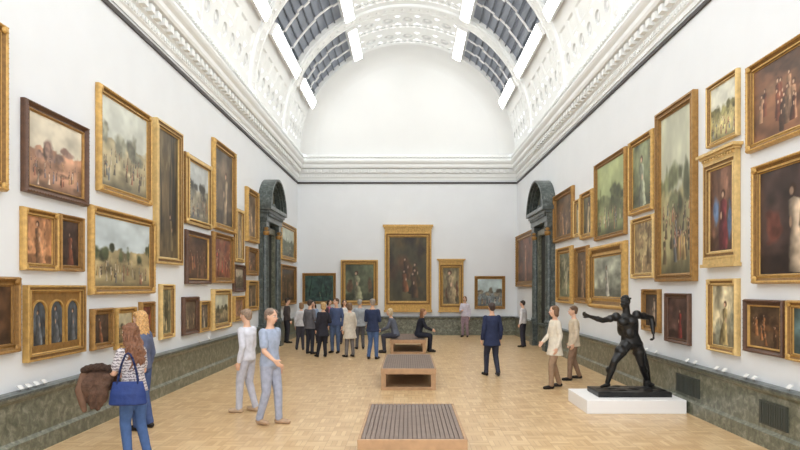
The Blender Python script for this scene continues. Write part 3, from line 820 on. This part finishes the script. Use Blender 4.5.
def joints(k, female):
    V = Vector
    J = {}
    J['hip'] = V(k.get('hip', (0, 0, .93))); ln = k.get('lean', (0, 0))
    J['top'] = J['hip']+V((ln[0], ln[1], .50-.25*(ln[0]**2+ln[1]**2)))
    w = .9 if female else 1.0
    for sd, sg in (('l', -1), ('r', 1)):
        J['h'+sd] = J['hip']+V((sg*.085, 0, -.03))
        J['k'+sd] = V(k.get('k'+sd, (sg*.095, .015, .50)))
        J['a'+sd] = V(k.get('a'+sd, (sg*.11, -.02, .09)))
        J['f'+sd] = V(k.get('f'+sd, (sg*.15, 1, 0))).normalized()
        tw = k.get('tw', 0)
        J['s'+sd] = J['top']+V((sg*.165*w*math.cos(tw), sg*.165*w*math.sin(tw), -.03))
        J['e'+sd] = J['s'+sd]+V(k.get('e'+sd, (sg*.06, -.03, -.28)))
        J['w'+sd] = J['s'+sd]+V(k.get('w'+sd, (sg*.07, .05, -.52)))
    J['hy'] = k.get('hy', 0); J['hp'] = k.get('hp', 0)
    J['head'] = J['top']+V((ln[0]*.25, .025+ln[1]*.25, .215))
    J['curl'] = k.get('curl', .35)
    return J

def person(label, pos, yaw, h=1.72, female=False, skin=(222, 178, 150), hair=(70, 50, 36), hstyle='short', top=(60, 60, 70), tkind='cloth', sleeve='long',
           tlen=.02, bottom=(50, 54, 66), btype='trousers', shoes=(40, 36, 34), vox=.014, face=False, group=None, z=0, scarf=None, **k):
    e = empty('person', (pos[0], pos[1], z), yaw, label, 'person', group)
    s = h/1.75; J = joints(k, female)
    objs = []
    V = Vector
    bm = bmesh.new(); body_parts(bm, J, 1.0, female); objs.append(remesh('body', bm, cm(skin, kind='skin'), e, vox*.8))
    hip, tp = J['hip'], J['top']; w = .92 if female else 1.0
    P = lambda t: hip.lerp(tp, t)
    bm = bmesh.new(); g = .016
    hem = tlen
    rings = []
    if hem > .06:
        z0 = hip.z-hem
        rings.append((V((hip.x, hip.y, z0)), .20+hem*.12, .15+hem*.1)); rings.append((V((hip.x, hip.y, (z0+hip.z)/2)), .19+hem*.05, .14+hem*.04))
    rings += [(P(-.08), .172*(1 if female else .98)+g, .118+g), (P(.05), .168*w+g, .115+g), (P(.36), .137*w+g, .1+g), (P(.6), .155*w+g, .115+g), (P(.82), .17*w+g, .112+g), (P(.95), .155*w+g, .09+g), (P(1.05), .085+g*.6, .068+g*.6)]
    loft(bm, rings, wob=.025, fq=7)
    for sd in ('l', 'r'):
        S_, E_, W_ = J['s'+sd], J['e'+sd], J['w'+sd]
        if sleeve == 'long': limb(bm, [S_, S_.lerp(E_, .5), E_, E_.lerp(W_, .3), E_.lerp(W_, .55), E_.lerp(W_, .93)], [.068*w, .06, .055, .049, .052, .042])
        elif sleeve == 'short': limb(bm, [S_, S_.lerp(E_, .7)], [.07*w, .062])
        else: limb(bm, [S_], [.06*w])
    objs.append(remesh('jacket' if hem > .06 else 'shirt', bm, cm(top, kind=tkind), e, vox))
    bm = bmesh.new()
    if btype in ('trousers', 'shorts'):
        loft(bm, [(P(-.16), .14, .105), (P(-.05), .175, .122), (P(.1), .165*w+.004, .113), (P(.2), .15*w+.004, .105)])
        for sd in ('l', 'r'):
            K_, A_ = J['k'+sd], J['a'+sd]
            if btype == 'trousers': limb(bm, [J['h'+sd], (J['h'+sd]+K_)/2, K_, K_.lerp(A_, .4), K_.lerp(A_, .8), A_+V((0, 0, .0))], [.1, .088, .07, .064, .056, .058])
            else: limb(bm, [J['h'+sd], (J['h'+sd]+K_)/2, J['h'+sd].lerp(K_, .85)], [.1, .092, .085])
        objs.append(remesh(btype, bm, cm(bottom), e, vox))
    for sd in ('l', 'r'):
        bm = bmesh.new(); a = J['a'+sd]; f = J['f'+sd]
        b0 = a-f*.035; b0.z = max(.04, a.z-.05); b1 = a+f*.08; b1.z = b0.z-.001; b2 = a+f*.165; b2.z = b0.z-.006
        limb(bm, [b0, b1, b2], [.041, .041, .034]); limb(bm, [b0, a], [.04, .038])
        objs.append(remesh('shoe', bm, cm(shoes, .5), e, vox*.9))
    C = J['head']; rt = Matrix.Rotation(J['hy'], 4, 'Z') @ Matrix.Rotation(J['hp'], 4, 'X')
    bm = bmesh.new()
    def hs(p, r): sph(bm, C+rt@V(p), r, rt)
    hs((0, -.026, .034), (.084, .096, .092)); hs((0, -.06, -.01), (.072, .05, .075))
    hs((-.05, .02, .07), (.035, .05, .035)); hs((.05, .02, .07), (.035, .05, .035))
    if hstyle == 'bob':
        hs((-.068, -.02, -.03), (.024, .05, .085)); hs((.068, -.02, -.03), (.024, .05, .085)); hs((0, -.06, -.06), (.078, .045, .075))
    if hstyle == 'long':
        for i in range(30):
            rnd = random.Random(i)
            a = math.pi*(1.02+.96*i/29)
            x, y = math.cos(a)*.075, math.sin(a)*.07-.02
            L_ = .30+.05*rnd.random(); pts = []
            for q in range(6):
                tt = q/5
                pts.append(C+rt@V((x*(1+.55*tt)+.014*math.sin(q*2.1+i), y-.02*tt+.014*math.cos(q*2.3+i*1.7), .04-L_*tt)))
            limb(bm, pts, [.02, .022, .022, .02, .016, .008], 6)
    if hstyle == 'curly':
        for i in range(60):
            rnd = random.Random(i+7)
            a = math.pi*(.97+1.06*rnd.random()); k_ = rnd.uniform(.75, 1.2)
            x, y = math.cos(a)*.08*k_, math.sin(a)*.085*k_-.01
            L_ = rnd.uniform(.36, .54); pts = []; ph = rnd.uniform(0, 6.28)
            N_ = 16
            for q in range(N_):
                tt = q/(N_-1); amp = .006+.014*tt; sp = 1+.45*math.sin(min(1, tt*1.1)*1.9)
                drop = .07-(L_+.03)*tt
                back = -.075*max(0, min(1, (tt-.25)*2))     # falls behind the shoulders
                pts.append(C+rt@V((x*sp+amp*math.sin(q*1.25+ph), y*sp*(1-.35*tt)+back+amp*math.cos(q*1.25+ph), drop)))
            limb(bm, pts, [.016]+[.0135]*(N_-4)+[.011, .008, .004], 6)
        for i in range(20):
            rnd = random.Random(i+90); a = rnd.uniform(0, 6.28); b_ = rnd.uniform(.1, 1.1)
            sph(bm, C+rt@V((.08*math.sin(b_)*math.cos(a), .092*math.sin(b_)*math.sin(a)-.03, .04+.08*math.cos(b_))), .018, None, 8, 6)
    objs.append(remesh('hair', bm, cm(hair, kind='hair'), e, vox*(.55 if hstyle == 'curly' else .8), 1 if hstyle == 'curly' else 2))
    if face:
        for sx in (-1, 1):
            bm = bmesh.new(); sph(bm, C+rt@V((sx*.031, .078, .006)), (.013, .012, .009), rt)
            o = mesh_ob('eye', bm, cm((235, 232, 228), .3), e, True); objs.append(o)
            bm = bmesh.new(); sph(bm, C+rt@V((sx*.031, .0885, .006)), (.006, .004, .006), rt, 8, 6)
            o2 = mesh_ob('iris', bm, cm((50, 34, 26), .3), e, True); objs.append(o2)
            bm = bmesh.new(); limb(bm, [C+rt@V((sx*.016, .092, .028)), C+rt@V((sx*.046, .08, .028))], [.004, .003], 6)
            objs.append(mesh_ob('eyebrow', bm, cm(hair, kind='hair'), e, True))
        bm = bmesh.new(); sph(bm, C+rt@V((0, .0985, -.062)), (.022, .005, .007), rt)
        objs.append(mesh_ob('mouth', bm, cm((176, 96, 88), .5), e, True))
    if scarf:
        bm = bmesh.new(); loft(bm, [(P(.97), .085, .085), (P(1.03), .1, .1), (P(1.12), .085, .085)], wob=.05)
        limb(bm, [P(1.0)+V((.03, .1, 0)), P(.6)+V((.04, .15, 0))], [.03, .035]); objs.append(remesh('scarf', bm, cm(scarf), e, vox))
    for o in objs:
        for v in o.data.vertices: v.co *= s
    return e, {a: (b*s if isinstance(b, Vector) else b) for a, b in J.items()}

def world(e, p):
    return Matrix.Translation(e.location) @ Matrix.Rotation(e.rotation_euler.z, 4, 'Z') @ Vector(p)

def handbag(label, loc, rz, w, h, d, col, hang, hcol=(30, 44, 84)):
    e = empty('handbag', loc, rz, label, 'bag')
    bm = bmesh.new()
    loft(bm, [((0,0,0), w*.46, d*.42), ((0,0,h*.05), w*.5, d*.52), ((0,0,h*.5), w*.47, d*.5), ((0,0,h*.92), w*.4, d*.22), ((0,0,h), w*.39, d*.12)], 24)
    remesh('bag_body', bm, cm(col, .45), e, .009, 2)
    for sy in (-1, 1):
        bm = bmesh.new(); pts = []
        for t in range(11):
            a = math.pi*t/10; pts.append((w*.27*math.cos(a)*(1-.3*math.sin(a)), sy*d*.13*(1-math.sin(a)*.6), h*.86+hang*math.sin(a)))
        limb(bm, pts, [.009]*11, 8); mesh_ob('handle', bm, cm(hcol, .45), e, True)
    return e

def at(px, feet):
    Y = F*H/(feet-CY); return ((px-CX)*Y/F, Y)
p1 = at(134, 460)
e1, J1 = person('woman with long curly brown hair, patterned top and blue jeans', p1, rad(62), 1.68, True, skin=(214, 168, 140), hair=(124, 84, 60), hstyle='curly',
    top=(206, 200, 202), tkind='stripe', sleeve='short', bottom=(74, 100, 146), shoes=(60, 50, 46), vox=.009, face=True, tlen=.03,
    kl=(-.09, .05, .50), al=(-.1, -.02, .09), kr=(.09, .0, .5), ar=(.13, -.09, .09), lean=(0, .05),
    el=(-.07, .05, -.26), wl=(-.04, .29, -.27), er=(.05, .02, -.27), wr=(.0, .24, -.32), hy=.1, curl=.7)
def coat_drape(label, loc, rz):
    e = empty('carried_coat', loc, rz, label, 'coat')
    bm = bmesh.new(); rnd = random.Random(5)
    N = 9
    for i in range(N):
        u = i/(N-1); x = -.15+.30*u; sag = .03*math.sin(u*math.pi)
        lf = .26+.16*math.sin(u*2.6+.4)+.03*rnd.random(); lb = .2+.12*rnd.random()
        sk = .06*(u-.5)
        limb(bm, [(x-sk*1.4, -.11+.02*math.sin(i*2), -lf), (x-sk+.01*math.sin(i*1.3), -.12+.025*math.sin(i*2.2), -lf*.55), (x, -.08, -.03), (x, 0, .05-sag), (x, .075, -.03), (x+sk, .09, -lb*.6), (x+sk, .08, -lb)],
             [.022, .042, .04, .036, .036, .036, .022], 8)
    sph(bm, (-.1, -.12, -.16), (.09, .07, .12)); sph(bm, (.06, -.13, -.26), (.08, .05, .12)); sph(bm, (.12, -.09, -.06), (.07, .07, .07))
    remesh('coat_body', bm, mat('brown_wool', (92, 68, 54), .95, noise=.35, nscale=16, bump=1.0, bscale=40), e, .01, 4)
    bm = bmesh.new(); limb(bm, [(-.15, -.1, -.02), (-.19, -.14, -.2), (-.15, -.14, -.36), (-.13, -.14, -.44)], [.045, .048, .042, .03]); remesh('coat_sleeve', bm, cm((112, 86, 70)), e, .01, 3)
    bm = bmesh.new()
    for i in range(30):
        r_ = random.Random(i+3); u = r_.random(); sph(bm, (-.15+.32*u, -.09+.03*r_.random()-.03, .03+.035*math.sin(u*3.1)+.02*r_.random()), .03+.015*r_.random(), None, 8, 6)
    remesh('fur_collar', bm, mat('dark_fur', (64, 46, 36), .95, noise=.5, nscale=50, bump=1.0, bscale=90), e, .009, 1)
    return e
fm = world(e1, J1['el'].lerp(J1['wl'], .8))
coat_drape('brown fur-trimmed coat folded over a forearm', (fm.x-.06, fm.y-.03, fm.z+.02), rad(12))
hb = world(e1, J1['el'])
handbag('large navy blue leather handbag with two handles', (hb.x+.24, hb.y-.14, .74), rad(8), .44, .28, .17, (44, 62, 116), .38)
p2 = at(141, 429)
person('woman with blonde hair, blue-grey top and blue jeans', p2, rad(75), 1.78, True, skin=(224, 184, 156), hair=(206, 162, 106), hstyle='long', top=(96, 104, 130), bottom=(74, 92, 136), vox=.011, face=True, kl=(-.08, .06, .5), ar=(.12, -.06, .09))
pa = at(247, 412)
person('man in pale shirt and light trousers walking past', pa, rad(70), 1.76, False, hair=(150, 128, 108), top=(214, 216, 226), bottom=(192, 194, 206), shoes=(196, 172, 146), vox=.011, face=True,
    kl=(-.09, .08, .51), al=(-.1, .09, .09), kr=(.09, .02, .5), ar=(.1, -.10, .10), el=(-.05, -.06, -.27), wl=(-.06, -.0, -.52), er=(.05, .02, -.28), wr=(.04, .14, -.49), hp=-.1)
pb = at(270, 424)
person('man in pale blue shirt and grey trousers walking past', pb, rad(-115), 1.80, False, hair=(136, 116, 102), top=(164, 176, 198), sleeve='short', bottom=(166, 172, 190), shoes=(180, 152, 126), vox=.011, face=True,
    kl=(-.09, .08, .51), al=(-.1, .09, .09), kr=(.09, .0, .5), ar=(.1, -.12, .10), el=(-.05, -.06, -.27), wl=(-.06, .0, -.52), er=(.05, .06, -.27), wr=(.02, .22, -.40), hp=-.1)
pc = at(492, 376)
person('person in navy coat and dark trousers walking away', pc, rad(15), 1.76, False, hair=(66, 52, 46), hstyle='short', top=(48, 56, 84), bottom=(54, 56, 70), tlen=.2, vox=.012,
    kl=(-.09, .12, .52), al=(-.1, .12, .09), kr=(.09, .0, .5), ar=(.09, -.16, .11))
pd = at(555, 388)
person('person in cream jacket and brown trousers walking', pd, rad(100), 1.74, True, hair=(126, 96, 72), hstyle='bob', top=(222, 214, 198), bottom=(158, 132, 108), tlen=.22, vox=.012, face=True,
    kl=(-.09, .12, .51), al=(-.1, .13, .09), kr=(.09, .0, .5), ar=(.1, -.14, .10), er=(.04, .05, -.27), wr=(.02, .2, -.42))
pe = at(574, 380)
person('person in beige cardigan with brown trousers walking', pe, rad(85), 1.70, True, hair=(104, 80, 62), hstyle='short', top=(206, 192, 170), bottom=(140, 116, 98), tlen=.12, vox=.012, face=True,
    kl=(-.09, .1, .52), al=(-.1, .12, .09), kr=(.09, .0, .5), ar=(.1, -.14, .11))

G = 'visitors gathered on a gallery tour'
grp = [
 ('person in pale grey shirt and dark trousers', 300, 350, 10, 1.62, True, (150, 120, 90), 'bob', (200, 200, 204), (70, 70, 80), .02),
 ('person in grey jacket listening', 310, 354, -35, 1.74, False, (70, 58, 50), 'short', (104, 104, 110), (54, 56, 66), .1),
 ('person in black coat with blonde hair', 322, 357, 30, 1.68, True, (190, 158, 110), 'bob', (48, 48, 56), (44, 44, 52), .26),
 ('person in light blue top and dark trousers', 315, 343, 170, 1.60, True, (60, 44, 36), 'long', (150, 170, 198), (54, 54, 66), .02),
 ('person in blue jumper and jeans', 335, 353, 160, 1.78, False, (90, 70, 54), 'short', (76, 90, 124), (86, 104, 136), .02),
 ('woman in beige raincoat and grey trousers', 350, 357, 40, 1.66, True, (120, 96, 76), 'bob', (206, 198, 184), (120, 116, 116), .32),
 ('person in white top facing the guide', 344, 344, -170, 1.66, True, (96, 70, 50), 'long', (222, 220, 218), (70, 72, 86), .02),
 ('man with grey hair in a pale grey jacket', 360, 349, 15, 1.72, False, (160, 156, 150), 'short', (160, 166, 172), (90, 90, 96), .12),
 ('man in dark navy jacket and blue jeans', 373, 359, -15, 1.80, False, (150, 140, 130), 'short', (50, 60, 88), (80, 104, 146), .12),
 ('person in pink scarf and dark coat', 329, 343, -150, 1.66, True, (50, 40, 34), 'bob', (78, 66, 74), (58, 56, 64), .2),
]
rnd = random.Random(11)
for (lab, px, ft, yw, hh, fem, hc, hst, tc_, bc, tl) in grp:
    a = rnd.uniform(-.02, .06); q = rnd.choice([0, 1, 2])
    kw = {}
    if q == 1: kw = dict(er=(.05, .03, -.27), wr=(-.06, .22, -.24), el=(-.05, .03, -.27), wl=(.06, .22, -.26))
    if q == 2: kw = dict(er=(.08, -.04, -.27), wr=(.0, .16, -.3))
    sx = rnd.uniform(-.03, .03)
    person(lab, at(px, ft), rad(yw), hh, fem, hair=hc, hstyle=hst, top=tc_, bottom=bc, tlen=tl, vox=.016, face=True, group=G, lean=(sx, a), hy=rnd.uniform(-.5, .5),
           kl=(-.09+sx, rnd.uniform(0, .08), .5), al=(-.12, rnd.uniform(-.05, .08), .09), hip=(sx, 0, .92), scarf=(196, 120, 130) if 'pink' in lab else None, **kw)
person('woman in pale shirt standing beside the paintings', at(465, 337), rad(160), 1.74, True, hair=(120, 90, 66), hstyle='bob', top=(206, 202, 216), bottom=(150, 130, 140), vox=.016, face=True,
       er=(.05, .03, -.27), wr=(-.06, .22, -.24))
seat = dict(hip=(0, 0, .60), kl=(-.1, .40, .54), kr=(.1, .40, .54), al=(-.1, .36, .09), ar=(.11, .38, .09),
            er=(.04, .12, -.25), wr=(-.03, .32, -.34), el=(-.04, .12, -.25), wl=(.03, .32, -.34))
person('seated grey-haired visitor in dark grey coat', (-.40, 19.62), rad(86), 1.78, True, hair=(206, 186, 150), hstyle='bob', top=(96, 102, 116), bottom=(66, 68, 80), tlen=.04, vox=.015, lean=(0, .14), **seat)
person('seated visitor in black jacket with brown hair', (.34, 19.9), rad(-86), 1.76, True, hair=(130, 90, 60), hstyle='long', top=(40, 42, 52), bottom=(44, 46, 56), tlen=.04, vox=.015, lean=(0, .12), **seat)
person('visitor in white shirt near the marble doorway', at(523, 347), rad(60), 1.66, False, hair=(60, 48, 40), top=(226, 224, 226), bottom=(60, 60, 70), vox=.016, face=True)
person('visitor in dark clothes by the marble doorway', at(287, 343), rad(-60), 1.72, False, hair=(60, 48, 40), top=(84, 76, 74), bottom=(60, 60, 66), vox=.016, face=True)

# ------------------------------------------------------------------ plinth and bronze (plain generic stand-in figure)
bm = bmesh.new(); box(bm, 3.03, 4.72, 10.16, 11.35, 0, .23)
pl = mesh_ob('display_plinth', bm, M['white_gloss']); pl['label'] = 'low white rectangular plinth under the bronze statue'; pl['category'] = 'plinth'; bevel(pl, .008)
st = empty('statue', (3.93, 10.76, .231), 0, 'dark bronze nude male figure striding with one arm outstretched', 'statue')
bm = bmesh.new()
box(bm, -.62, .66, -.34, .34, 0, .09)
for i in range(26):
    r_ = random.Random(i); sph(bm, (r_.uniform(-.5, .52), r_.uniform(-.22, .22), .09), (r_.uniform(.08, .16), r_.uniform(.06, .12), r_.uniform(.015, .04)))
remesh('statue_base', bm, M['bronze'], st, .012, 2)
V = Vector
J = dict(hip=V((.08, .0, .92)), top=V((-.03, -.05, 1.41)), hl=V((-.03, -.03, .89)), hr=V((.18, .02, .89)),
         kl=V((-.28, -.14, .60)), al=V((-.36, -.02, .21)), kr=V((.27, .03, .53)), ar=V((.42, .18, .22)),
         fl=V((-.85, -.5, 0)).normalized(), fr=V((.45, -.9, 0)).normalized(),
         sl=V((-.23, -.12, 1.39)), el=V((-.50, -.2, 1.33)), wl=V((-.74, -.26, 1.40)), sr=V((.17, .02, 1.42)), er=V((.47, .08, 1.36)), wr=V((.46, -.02, 1.10)),
         hy=rad(115), hp=-.1, head=V((-.06, -.07, 1.645)), curl=.8)
bm = bmesh.new(); body_parts(bm, J, 1.25, False)
for c, r in [((-.12, -.16, 1.30), (.10, .06, .075)), ((.05, -.13, 1.31), (.10, .06, .075)), ((-.24, -.12, 1.39), .084), ((.18, .02, 1.42), .084), ((-.14, -.08, .78), .114), ((.22, .03, .75), .114),
             ((-.33, -.06, .44), .074), ((.34, .1, .41), .074), ((.01, .08, 1.26), (.17, .06, .15)), ((.02, -.12, 1.11), (.09, .035, .10)), ((-.36, -.165, 1.36), .068), ((.31, .05, 1.40), .068), ((.08, .08, .89), (.15, .09, .11)),
             ((-.60, -.23, 1.36), .052), ((.47, .04, 1.26), .052), ((-.11, .02, 1.18), (.06, .09, .14)), ((.14, .03, 1.19), (.06, .09, .14))]:
    sph(bm, c, r)
rt = Matrix.Rotation(J['hy'], 4, 'Z')
remesh('figure', bm, M['bronze'], st, .009, 3)
bm = bmesh.new()
C = J['head']
for i in range(40):
    r_ = random.Random(i+50); th = r_.uniform(0, 6.28); ph = r_.uniform(.0, 1.25)
    p_ = Vector((.078*math.sin(ph)*math.cos(th), .095*math.sin(ph)*math.sin(th)-.015, .03+.09*math.cos(ph)))
    if p_.y > .06 and p_.z < .06: continue
    sph(bm, C+rt@p_, .02)
remesh('hair', bm, M['bronze'], st, .009, 1)
# plain supporting post behind the striding leg, a usual brace in cast figures
bm = bmesh.new(); limb(bm, [(.44, .2, .1), (.42, .2, .45), (.36, .17, .72), (.26, .12, .9)], [.075, .06, .05, .045], 12)
remesh('support_post', bm, M['bronze'], st, .012, 3)

# ------------------------------------------------------------------ bake remeshes
bpy.context.view_layer.update()
dg = bpy.context.evaluated_depsgraph_get()
new = []
for o in BAKE:
    new.append(bpy.data.meshes.new_from_object(o.evaluated_get(dg)))
for o, me in zip(BAKE, new):
    mats = [m for m in o.data.materials]
    o.modifiers.clear(); o.data = me
    if not me.materials:
        for m in mats: me.materials.append(m)
    for p in me.polygons: p.use_smooth = True

# ------------------------------------------------------------------ world + camera
w = bpy.data.worlds.new('World'); scene.world = w; w.use_nodes = True
bg = w.node_tree.nodes['Background']; bg.inputs['Color'].default_value = (0.95, 0.97, 1.0, 1); bg.inputs['Strength'].default_value = 2.8

cam = bpy.data.cameras.new('camera'); co = bpy.data.objects.new('camera', cam); link(co)
co.location = (0, 0, H); co.rotation_euler = (math.pi/2, 0, 0)
cam.sensor_width = 36; cam.lens = 27; cam.shift_x = -8/800; cam.shift_y = 62/800
cam.clip_start = 0.05; cam.clip_end = 200
scene.camera = co
